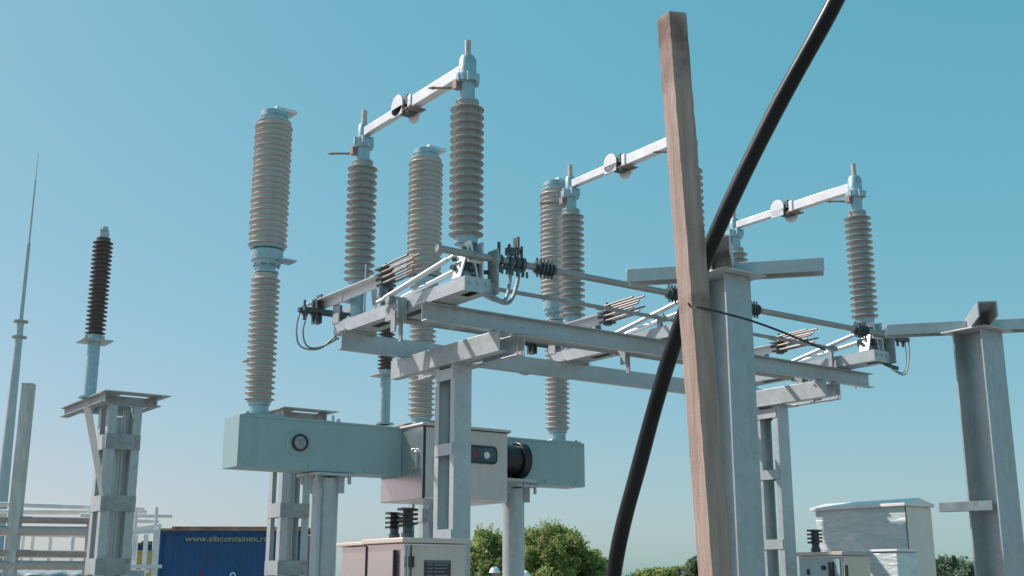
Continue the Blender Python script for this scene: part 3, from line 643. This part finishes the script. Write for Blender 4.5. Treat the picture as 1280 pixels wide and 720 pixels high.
q = place((-.69, 7.61), .10, .12, 1.877); plug(q.x, q.y, q.z, 'right one of the two dark ribbed plugs on the nameplate cabinet lid', 1.14)

def cab2():
    P = Vector((2.826, 10.25, 0)); lu, lv, h = .38, .50, 1.82
    t = thing('control_cabinet', P, 'small grey and tan control cabinet in front of the film wrapped one at right', 'cabinet')
    b = MB(); b.box((.012, .012, .7), (lu - .012, lv - .012, h)); b.build('body', 'inox', t, bevel=.004)
    b = MB(); b.box((-.02, -.02, h + .002), (lu + .02, lv + .02, h + .035)); b.build('lid', 'tanlid', t, bevel=.005)
    d = MB(); d.box((.02, -.002, .72), (lu - .01, .010, h - .012)); d.build('side_panel', 'tanp', t, bevel=.004)
    d = MB(); d.box((.0, .03, .72), (.010, lv - .03, h - .012)); d = d.build('door', 'beam', t, bevel=.004)
    MB().box((-.02, .09, 1.50), (-.001, .14, 1.77)).build('handle', 'black', d, bevel=.003); MB().box((-.012, .36, 1.66), (-.001, .385, 1.71)).build('hinge', 'black', d); MB().cyl((-.02, .20, 1.72), (-.001, .20, 1.72), .02, n=10).build('lock', 'black', d)
    q = MB(); q.box((.024, -.016, 1.55), (.05, -.002, 1.74)); q.build('hinge', 'black', t)
    q = MB(); q.box((.03, .03, 0), (lu - .03, lv - .03, .7)); q.build('plinth', 'galv_dull', t)
M['tanlid'] = mat('grey_tan_lid', (.52, .46, .43), .5, .1, .06, 4); M['tanp'] = mat('tan_panel', (.76, .60, .50), .5, 0, .06, 3)
cab2()
q = place((2.826, 10.25), .10, .36, 1.857); plug(q.x, q.y, q.z, 'dark ribbed plug on the lid of the small control cabinet at right', 1.15)

def wrapped():
    P = Vector((3.735, 11.27, 0)); lu, lv, h = .40, 1.07, 2.30
    t = thing('wrapped_cabinet', P, 'tall cabinet wrapped in clear stretch film with a white peaked lid', 'cabinet')
    b = MB(); rr = random.Random(9); nv, nz = 26, 34; vs = []; 
    for k in range(nz + 1):
        for i in range(nv + 1):
            a = i / nv; z = .2 + (h - .2) * k / nz; vs.append((.0 + .012 * math.sin(a * 9 + k * .5) * math.sin(a * math.pi) + rr.uniform(-.004, .004), a * lv, z + .012 * math.sin(a * 12) * (k < nz)))
    b.add(vs, [(k * (nv + 1) + i, k * (nv + 1) + i + 1, (k + 1) * (nv + 1) + i + 1, (k + 1) * (nv + 1) + i) for k in range(nz) for i in range(nv)])
    b.build('film_wrap', 'film', t)
    b = MB(); b.box((.02, .0, .2), (lu, lv, h)); b.build('body', 'inoxdoor', t, bevel=.004)
    b = MB(); b.box((.015, -.006, .2), (lu + .005, -.001, h - .002)); b.build('side_panel', 'tanside', t, bevel=.002)
    b = MB(); x0, x1, y0, y1 = -.04, lu + .03, -.03, lv + .04
    b.add([(x0, y0, h + .002), (x1, y0, h + .002), (x1, y1, h + .002), (x0, y1, h + .002), (x0, y0, h + .03), (x1, y0, h + .03), (x1, y1, h + .03), (x0, y1, h + .03), ((x0 + x1) / 2, y0, h + .085), ((x0 + x1) / 2, y1, h + .085)],
          [(0, 3, 2, 1), (0, 1, 5, 8, 4), (2, 3, 7, 9, 6), (0, 4, 7, 3), (1, 2, 6, 5), (4, 8, 9, 7), (8, 5, 6, 9)])
    b.build('lid', 'white', t, bevel=.004)
    b = MB(); b.box((-.02, -.02, 0), (lu, lv + .02, .12)); b.box((.0, .0, .12), (lu - .02, lv, .2)); b.build('pallet', 'tanrail', t)
M['tanside'] = mat('pinkish_grey_panel', (.84, .69, .61), .45, 0, .05, 3)
wrapped()
def package():
    P = Vector((3.42, 10.62, 0)); t = thing('wrapped_crate', P, 'low crate wrapped in shiny film between the small cabinet and the tall wrapped one', 'crate')
    b = MB(); b.box((0, 0, .1), (.30, .52, 1.86)); b.build('film_wrap', 'film', t, bevel=.015)
    b = MB(); b.box((-.01, -.01, 1.862), (.31, .53, 1.885)); b.build('lid', 'white', t, bevel=.006)
    b = MB(); b.box((0, 0, 0), (.30, .52, .1)); b.build('pallet', 'tanrail', t)
package()

# ------------------------------------------------------------------ 7. far left: lightning mast, grey post, rails, pipe rack
def at(x, y, Y):
    q = upt(x, y, 1.); k = Y / q[1]; return Vector((q[0] * k, Y, EYE + (q[2] - EYE) * k))
top = at(48, 192, 30); t = thing('lightning_mast', (top.x, 30, 0), 'tall slender lightning mast at the far left edge', 'mast', rz=0)
z1, z2, z3 = at(28, 402, 30).z, at(37, 305, 30).z, at(45, 225, 30).z
MB().cyl((0, 0, 0), (0, 0, z1), .19, .085, n=16).build('lower_tube', 'galv', t)
MB().cyl((0, 0, z1), (0, 0, z2), .055, .045, n=12).build('middle_tube', 'galv', t)
m = MB(); m.cyl((0, 0, z2), (0, 0, z3), .028, .022, n=10); m.cyl((0, 0, z3), (0, 0, top.z), .013, .006, n=8); m.build('spike', 'galv', t)
for dz in (.0, -.42):
    m = MB(); m.cyl((0, 0, z1 + dz - .02), (0, 0, z1 + dz + .02), .19, n=16); m.build('flange', 'galv_dull', t)

g = at(36, 481, 13); t = thing('grey_post', (g.x, 13, 0), 'square weathered grey post at the far left, in front of the mast foot', 'post', rz=R(8))
MB().box((-.062, -.07, 0), (.062, .07, g.z)).build('shaft', 'concrete', t, bevel=.006)
MB().box((-.064, -.072, g.z), (.064, .072, g.z + .01)).build('end_grain', 'concrete', t, bevel=.003)

def rails():
    A = at(6, 649, 12.9); t = thing('brown_rail_fence', (A.x, 12.9, 0), 'brown two rail fence running from the grey post to behind the left lattice stand', 'fence', rz=0)
    for ya, yb, r in ((649, 651, .038), (691, 692.5, .038), (663, 664, .05), (706, 707, .05)):
        a = at(-14, ya, 12.88); b = at(113, yb, 13.3)
        m = MB(); m.cyl(a - Vector((A.x, 12.9, 0)), b - Vector((A.x, 12.9, 0)), r, n=12); m.build('rail', 'tanrail' if r < .04 else 'tanlid', t)
    for x in (-14, 113):
        p = at(x, 650, 13.4 if x > 0 else 12.95) - Vector((A.x, 12.9, 0)); m = MB(); m.box((p.x - .03, p.y - .03, 0), (p.x + .03, p.y + .03, p.z + .03)); m.build('fence_post', 'tanlid', t)
rails()

def rack():
    # white tubular racks lying on each other, seen end on to the right
    A = at(0, 640, 21); t = thing('pipe_rack', (A.x, 21, 0), 'long white tubular rack behind the brown rails', 'rack', rz=0); O_ = Vector((A.x, 21, 0))
    def ln(x0, y0, x1, y1, r, Y0=21, Y1=22.5, m='white'):
        MB().cyl(at(x0, y0, Y0) - O_, at(x1, y1, Y1) - O_, r, n=8).build('rail', m, t)
    ln(-10, 630, 180, 636.5, .04); ln(-10, 640, 183, 640, .045, 21.3, 22.6); ln(-10, 667, 150, 671, .035); ln(100, 644, 215, 645, .035, 21.6, 22.4)
    ln(150, 651, 198, 652, .03, 22, 22.6); ln(150, 661, 198, 662, .03, 22, 22.6); ln(-10, 695, 112, 696, .03)
    for x in (16, 30, 42, 64, 92, 171, 196, 112):
        top = at(x, 634 if x > 100 else 666, 21.8) - O_; dx = -(640 - x) * .0001
        MB().cyl((top.x, top.y, 0), top, .032, n=8).build('upright', 'white', t)
rack()
def trestle():
    A = at(180, 700, 18); O_ = Vector((A.x, 18, 0)); t = thing('white_trestle', O_, 'white tubular trestle frame left of the blue container', 'trestle', rz=0)
    zt = at(182, 663, 18).z
    for x, y, Y, r in ((170, 668, 17.6, .03), (183, 668, 18.2, .028), (197, 657, 17.6, .036)):
        p = at(x, y, Y) - O_; MB().box((p.x - r, p.y - r, 0), (p.x + r, p.y + r, p.z)).build('upright', 'white', t)
    for x0, y0, x1, y1, Y in ((160, 666, 200, 664, 17.5), (172, 661, 202, 657, 18.3), (150, 708, 202, 708, 17.5), (150, 714, 186, 714, 18.1)):
        MB().sweep(rect(.045, .05), at(x0, y0, Y) - O_, at(x1, y1, Y + .05) - O_).build('cross_bar', 'white', t)
trestle()
def ybox():
    A = at(177, 697, 19.5); m = MB(); m.box((-.14, -.15, -.6), (.14, .15, .08)); m.box((-.15, -.16, .081), (.15, .16, .11)); m.box((-.10, -.154, -.12), (.10, -.1505, -.04))
    o = m.build('yellow_bin', 'yel', None, (0, 0, -.6), bevel=.008); o.location = (A.x, 19.5, A.z - .6); tag(o, 'small yellow bin behind the white trestle', 'bin')
    o2 = MB(); z = A.z - .6; o2.box((-.5, -.3, z - .08), (.5, .3, z - .004)); 
    for a in (-.45, .45):
        for b in (-.25, .25): o2.box((a - .03, b - .03, 0), (a + .03, b + .03, z - .08))
    q = o2.build('work_table', 'galv_dull', None, (0, 0, 0)); q.location = (A.x, 19.5, 0); tag(q, 'plain metal table carrying the yellow bin', 'table')
ybox()
def tarp():
    A = at(60, 714, 16.5); m = MB(); nx = 30; vs = []
    for i in range(nx + 1):
        x = -1.4 + 2.6 * i / nx; w = .03 * math.sin(i * 1.9) + .02 * math.sin(i * .7)
        vs += [(x, -.5 + w, 0), (x, -.45 + w, A.z - .05), (x, -.38, A.z + w * .4), (x, .4, A.z + .01), (x, .5 - w, 0)]
    m.add(vs, [(i * 5 + k, i * 5 + k + 1, i * 5 + k + 6, i * 5 + k + 5) for i in range(nx) for k in range(4)] + [(0, 1, 2, 3, 4), tuple(nx * 5 + k for k in range(4, -1, -1))])
    o = m.build('covered_pallet', 'bluesheet', None, (0, 0, 0), smooth=60); o.location = (A.x, 16.5, 0); tag(o, 'stack under a grey blue tarpaulin at the bottom left corner', 'covered stack')
tarp()

# ------------------------------------------------------------------ 8. containers
def container(x0, x1, ytop, Y, label, front=True):
    a = at(x0, ytop, Y); b = at(x1, ytop + 2, Y); h = a.z; Lc = 3.75 if front else 4.2; 
    t = thing('site_container', (a.x, Y, 0), label, 'container', rz=R(2) if front else R(12))
    m = MB(); n = int(Lc / .14)
    for i in range(n):      # corrugated long side
        x = i * .14; m.add([(x, 0, .15), (x + .045, 0, .15), (x + .07, .014, .15), (x + .115, .014, .15), (x + .14, 0, .15), (x, 0, h - .16), (x + .045, 0, h - .16), (x + .07, .014, h - .16), (x + .115, .014, h - .16), (x + .14, 0, h - .16)], [(k, k + 1, k + 6, k + 5) for k in range(4)])
    Lx = n * .14
    m.box((-.02, .04, .15), (Lx + .02, 2.4, h - .16)); bd = m.build('body', 'blue', t, smooth=0)
    m = MB(); m.box((-.03, -.02, h - .16), (Lx + .03, .08, h - .06)); m.box((-.03, -.02, 0), (Lx + .03, .08, .15))
    for x in (-.03, Lx - .07): m.box((x, -.022, .15), (x + .10, .08, h - .16))
    m.build('frame', 'blue', t, bevel=.01)
    m = MB(); m.box((-.10, -.12, h - .068), (Lx + .1, 2.5, h - .012)); m.box((.3, -.09, h - .010), (Lx, 2.4, h + .035)); m.build('roof_boards', 'red', t)
    return t, h, Lx
t, h, Lx = container(201, 383, 660, 30, 'blue container with reddish roof boards and yellow lettering behind the middle lattice stand')
def text(s, size, loc, m, parent, name):
    cu = bpy.data.curves.new(name, 'FONT'); cu.body = s; cu.size = size; cu.extrude = .004; cu.offset = .004
    tmp = bpy.data.objects.new(name + '_tmp', cu); COL.objects.link(tmp)
    dg = bpy.context.evaluated_depsgraph_get(); me = bpy.data.meshes.new_from_object(tmp.evaluated_get(dg)); bpy.data.objects.remove(tmp)
    me.materials.clear(); me.materials.append(M[m]); o = bpy.data.objects.new(name, me); COL.objects.link(o); o.parent = parent; o.location = loc; o.rotation_euler = (R(90), 0, 0); return o
o = text('www.sibcontainex.ru', .205, (.66, -.03, h - .33), 'yellow', t, 'lettering'); o.scale = (1.19, 1, 1); o.location.x = .64
text('0', .36, (1.78, -.012, h - 1.33), 'ltblue', t, 'painted_digit')
m = MB(); m.box((1.10 - .03, -.008, h - 1.6), (1.13 - .02, -.003, h - 1.05)); m.box((.43, -.008, h - 1.6), (.45, -.003, h - 1.15)); m.build('painted_stripe', 'redp', t)
m = MB(); m.box((3.66, -.010, h - .75), (3.72, -.003, h - .35)); m.build('painted_stripe', 'redp', t)
container(163, 199, 678, 34, 'second dark blue container, lower in view, behind the white trestle', False)

# ------------------------------------------------------------------ 9. people with white hard hats
def person(x, ytop, Y, hz, cl, label, skin_r=1.):
    p = at(x, ytop, Y); s = p.z / 1.86; t = None
    J = {'pel': (0, 0, .95), 'wst': (0, 0, 1.08), 'chs': (0, .01, 1.32), 'nb': (0, 0, 1.47), 'hd0': (0, -.01, 1.56), 'hd1': (0, -.02, 1.66), 'hd2': (0, -.01, 1.74)}
    ks = list(J); V = [J[k] for k in ks]; E = [(i, i + 1) for i in range(len(ks) - 1)]; Rr = [.15, .145, .165, .06, .065, .085, .07]
    def addc(frm, pts, rs):
        last = frm
        for q, r in zip(pts, rs): V.append(q); Rr.append(r); E.append((last, len(V) - 1)); last = len(V) - 1
    for sx in (-1, 1):
        addc(2, [(sx * .19, .01, 1.42), (sx * .24, .03, 1.16), (sx * .23, -.09, .94), (sx * .22, -.13, .86)], [.065, .05, .038, .028])
        addc(0, [(sx * .10, 0, .88), (sx * .11, -.01, .50), (sx * .115, .02, .10), (sx * .12, -.10, .05)], [.105, .07, .048, .04])
    me = bpy.data.meshes.new('person'); me.from_pydata([tuple(c * s for c in v) for v in V], E, [])
    o = bpy.data.objects.new('person', me); COL.objects.link(o); o.location = (p.x, Y, 0); o.rotation_euler = (0, 0, hz)
    sk = o.modifiers.new('skin', 'SKIN'); sk.use_smooth_shade = True
    for i, vv in enumerate(me.skin_vertices[0].data): vv.radius = (Rr[i] * s, Rr[i] * s * (.75 if i < 3 else 1)); vv.use_root = (i == 0)
    sb = o.modifiers.new('sub', 'SUBSURF'); sb.levels = 1; sb.render_levels = 2
    dg = bpy.context.evaluated_depsgraph_get(); m2 = bpy.data.meshes.new_from_object(o.evaluated_get(dg)); o.modifiers.clear(); o.data = m2
    m2.materials.clear(); m2.materials.append(M[cl]); m2.materials.append(M['skin'])
    for f in m2.polygons:
        if f.center.z > 1.49 * s or (abs(f.center.x) > .17 * s and f.center.z < .90 * s and f.center.z > .8 * s): f.material_index = 1
    tag(o, label, 'person')
    m = MB(); m.lathe([(.135, 1.715), (.128, 1.728), (.122, 1.76), (.108, 1.80), (.075, 1.84), (.035, 1.855), (.002, 1.86)], (0, -.012, 0), 24)
    m.box((-.09, -.185, 1.713), (.09, -.10, 1.723)); m.box((-.014, -.10, 1.79), (.014, .09, 1.868)); m.v = [v * s for v in m.v]; m.build('hard_hat', 'hat', o)
    m = MB(); 
    for sx in (-1, 1): m.cyl((sx * .032, -.107, 1.665), (sx * .032, -.100, 1.665), .009, n=8)
    m.box((-.025, -.105, 1.598), (.025, -.095, 1.604)); m.v = [v * s for v in m.v]; m.build('eyes_and_mouth', 'black', o)
    m = MB(); m.add([(-.014, -.10, 1.625), (.014, -.10, 1.625), (0, -.125, 1.628), (0, -.102, 1.665)], [(0, 1, 2), (0, 2, 3), (1, 3, 2), (0, 3, 1)]); m.v = [v * s for v in m.v]; m.build('nose', 'skin', o)
person(618.5, 708.5, 31, R(-25), 'cloth', 'person in white hard hat half hidden behind the right breaker support pipe')
person(656, 713.5, 31.5, R(30), 'cloth2', 'person in a white hard hat just right of the breaker support pipe, before the bushes')

# ------------------------------------------------------------------ 10. trees
def tree(x, ytop, Y, wid, label, leafm='leaf', nleaf=9000, ls=.09, seed=1, name='leafy_tree', group='trees on the horizon', kind='bushy tree'):
    rr = random.Random(seed); p = at(x, ytop, Y); h = p.z
    t = thing(name, (p.x, Y, 0), label, kind, group, rz=rr.uniform(0, 6))
    m = MB(); m.tube([(0, 0, 0), (.03, .02, h * .25), (-.04, .05, h * .5), (.02, 0, h * .85)], lambda q: .09 * h / 4 * (1 - q * .85), 8, 4)
    blobs = []
    for k in range(110):
        a = rr.uniform(0, 6.28); q = rr.random() ** .6; z = h * rr.uniform(.22, .93); env = wid / 2 * math.sin(math.pi * min(1, max(.0, (z / h - .05) / 1.0)) ** .8) ** .6 * (1.15 - .35 * z / h)
        env = wid / 2 * max(.12, (1 - ((z / h - .45) / .58) ** 2)) ** .5
        blobs.append((Vector((math.cos(a) * q * env, math.sin(a) * q * env, z)), rr.uniform(.05, .115) * wid))
        if k < 16: m.tube([(0, 0, h * .2 + .2 * z), tuple(blobs[-1][0] * .5 + Vector((0, 0, z * .2))), tuple(blobs[-1][0])], lambda q: .03 * h / 4 * (1 - q * .8), 5, 3)
    blobs.append((Vector((0, 0, h * .93)), .1 * wid))
    m.build('trunk', 'bark', t)
    m = MB()
    for i in range(nleaf):
        c, r = blobs[rr.randrange(len(blobs))]
        d = Vector((rr.gauss(0, 1), rr.gauss(0, 1), rr.gauss(0, 1))).normalized() * (r * (rr.random() ** .45) * rr.choice((1, 1, 1, 1.35)))
        q = c + d * 1.0
        if q.z < .2 or q.z > h * 1.02: continue
        s = ls * rr.uniform(.6, 1.35); e1 = Vector((rr.gauss(0, 1), rr.gauss(0, 1), rr.gauss(0, .8))).normalized(); e2 = e1.cross(Vector((rr.gauss(0, 1), rr.gauss(0, 1), rr.gauss(0, 1)))).normalized()
        m.add([q - e1 * s, q - e2 * s * .36, q + e1 * s, q + e2 * s * .36], [(0, 1, 2, 3)])
    # shoots that break the outline
    for i in range(130):
        a = rr.uniform(0, 6.28); env = wid / 2; z = h * rr.uniform(.5, .92); q0 = Vector((math.cos(a) * env * .6 * (1.25 - z / h), math.sin(a) * env * .6 * (1.25 - z / h), z)); d = (q0.normalized() * .5 + Vector((0, 0, .8))).normalized()
        for k in range(9):
            q = q0 + d * k * .07 * h / 4 + Vector((rr.gauss(0, .03), rr.gauss(0, .03), 0)); s = ls * .8
            if q.z > h * 1.08: break
            e1 = Vector((rr.gauss(0, 1), rr.gauss(0, 1), rr.gauss(0, 1))).normalized(); e2 = e1.orthogonal().normalized()
            m.add([q - e1 * s, q - e2 * s * .36, q + e1 * s, q + e2 * s * .36], [(0, 1, 2, 3)])
    m.build('crown', leafm, t, smooth=0)
    return t
tree(606, 661, 46, 2.5, 'bright green bush between the left battened post and the breaker support pipe', seed=1, nleaf=11000)
tree(630, 667, 49, 2.6, 'green bush directly behind the right breaker support pipe', seed=7, nleaf=7000)
tree(686, 655, 45, 3.1, 'tallest rounded green bush right of the breaker support pipe', seed=3, nleaf=20000, ls=.085)
tree(655, 665, 47, 2.4, 'green bush behind the second hard hat, left of the tallest bush', seed=11, nleaf=11000)
tree(722, 680, 46, 2.3, 'lower green bush on the right shoulder of the tallest one', seed=4, nleaf=10000)
tree(746, 693, 47, 1.7, 'smallest green bush, last before the black hose', seed=5, nleaf=5000)
tree(826, 711, 95, 5.0, 'far low tree just left of the timber post foot', seed=8, nleaf=5000, ls=.2, leafm='leaf')
tree(858, 709, 98, 5.0, 'far pale tree touching the timber post on its left', seed=9, nleaf=5000, ls=.2)
tree(878, 697, 92, 4.4, 'far taller tree peeping out beside the timber post foot', seed=10, nleaf=5000, ls=.2, leafm='leafd')
tree(1184, 697, 80, 4.2, 'dark far tree between the wrapped cabinet and the right column', seed=12, nleaf=3600, ls=.17, leafm='leafd')
tree(1222, 705, 80, 2.8, 'dark low far tree just left of the right column foot', seed=13, nleaf=2200, ls=.17, leafm='leafd')
tree(800, 716, 120, 4, 'tiny dark far tree right of the black hose foot', seed=14, nleaf=3000, ls=.2, leafm='leafd')

# ------------------------------------------------------------------ 11. ground and air
gm = mat('pale_gravel', (.29, .268, .245), .95, 0, .2, .35, .5, 30)
M['ground'] = gm
m = MB(); n = 40; ext = 900
vs = [((i / n * 2 - 1) * ext, (j / n * 2 - 1) * ext + 300, 0) for j in range(n + 1) for i in range(n + 1)]
m.add(vs, [(j * (n + 1) + i, j * (n + 1) + i + 1, (j + 1) * (n + 1) + i + 1, (j + 1) * (n + 1) + i) for j in range(n) for i in range(n)])
m.build('ground', 'ground', None, smooth=0, kind='structure')

# ------------------------------------------------------------------ sky, sun, camera
SUN_AZ = R(-72); SUN_EL = R(44)
w = bpy.data.worlds.new('World'); SC.world = w; w.use_nodes = True
nt = w.node_tree; bg = nt.nodes['Background']; sky = nt.nodes.new('ShaderNodeTexSky'); sky.sky_type = 'NISHITA'; sky.sun_disc = False
sky.sun_elevation = SUN_EL; sky.sun_rotation = SUN_AZ; sky.air_density = 1.0; sky.dust_density = 1.2; sky.ozone_density = 1.0; sky.altitude = 100
# colour response of the hazy summer sky: per channel gain and contrast
sp = nt.nodes.new('ShaderNodeSeparateColor'); cb = nt.nodes.new('ShaderNodeCombineColor'); nt.links.new(sky.outputs[0], sp.inputs[0])
for i, (gain, pw) in enumerate(((.87, 1.0), (.685, .38), (.775, .42))):
    m0 = nt.nodes.new('ShaderNodeMath'); m0.operation = 'MULTIPLY'; m0.inputs[1].default_value = .1
    m1 = nt.nodes.new('ShaderNodeMath'); m1.operation = 'POWER'; m1.inputs[1].default_value = pw
    m2 = nt.nodes.new('ShaderNodeMath'); m2.operation = 'MULTIPLY'; m2.inputs[1].default_value = gain * 10
    nt.links.new(sp.outputs[i], m0.inputs[0]); nt.links.new(m0.outputs[0], m1.inputs[0]); nt.links.new(m1.outputs[0], m2.inputs[0]); nt.links.new(m2.outputs[0], cb.inputs[i])
nt.links.new(cb.outputs[0], bg.inputs[0]); bg.inputs[1].default_value = .1
sl = bpy.data.lights.new('sun', 'SUN'); sl.energy = 5.0; sl.angle = R(.5); sl.color = (1, .92, .86)
so = bpy.data.objects.new('sun', sl); COL.objects.link(so); so.location = (0, 0, 20)
dirv = Vector((math.sin(SUN_AZ) * math.cos(SUN_EL), math.cos(SUN_AZ) * math.cos(SUN_EL), math.sin(SUN_EL)))
so.rotation_euler = dirv.to_track_quat('Z', 'Y').to_euler()
cd = bpy.data.cameras.new('camera'); cd.sensor_width = 36; cd.lens = 1458.5 / 1280 * 36; cd.clip_start = .1; cd.clip_end = 5000
co = bpy.data.objects.new('camera', cd); COL.objects.link(co); co.location = (0, 0, EYE); co.rotation_euler = (R(90 + 14.144), 0, 0)
SC.camera = co
vs_ = SC.view_settings; vs_.view_transform = 'Standard'; vs_.look = 'None'; vs_.exposure = .1; vs_.gamma = 1
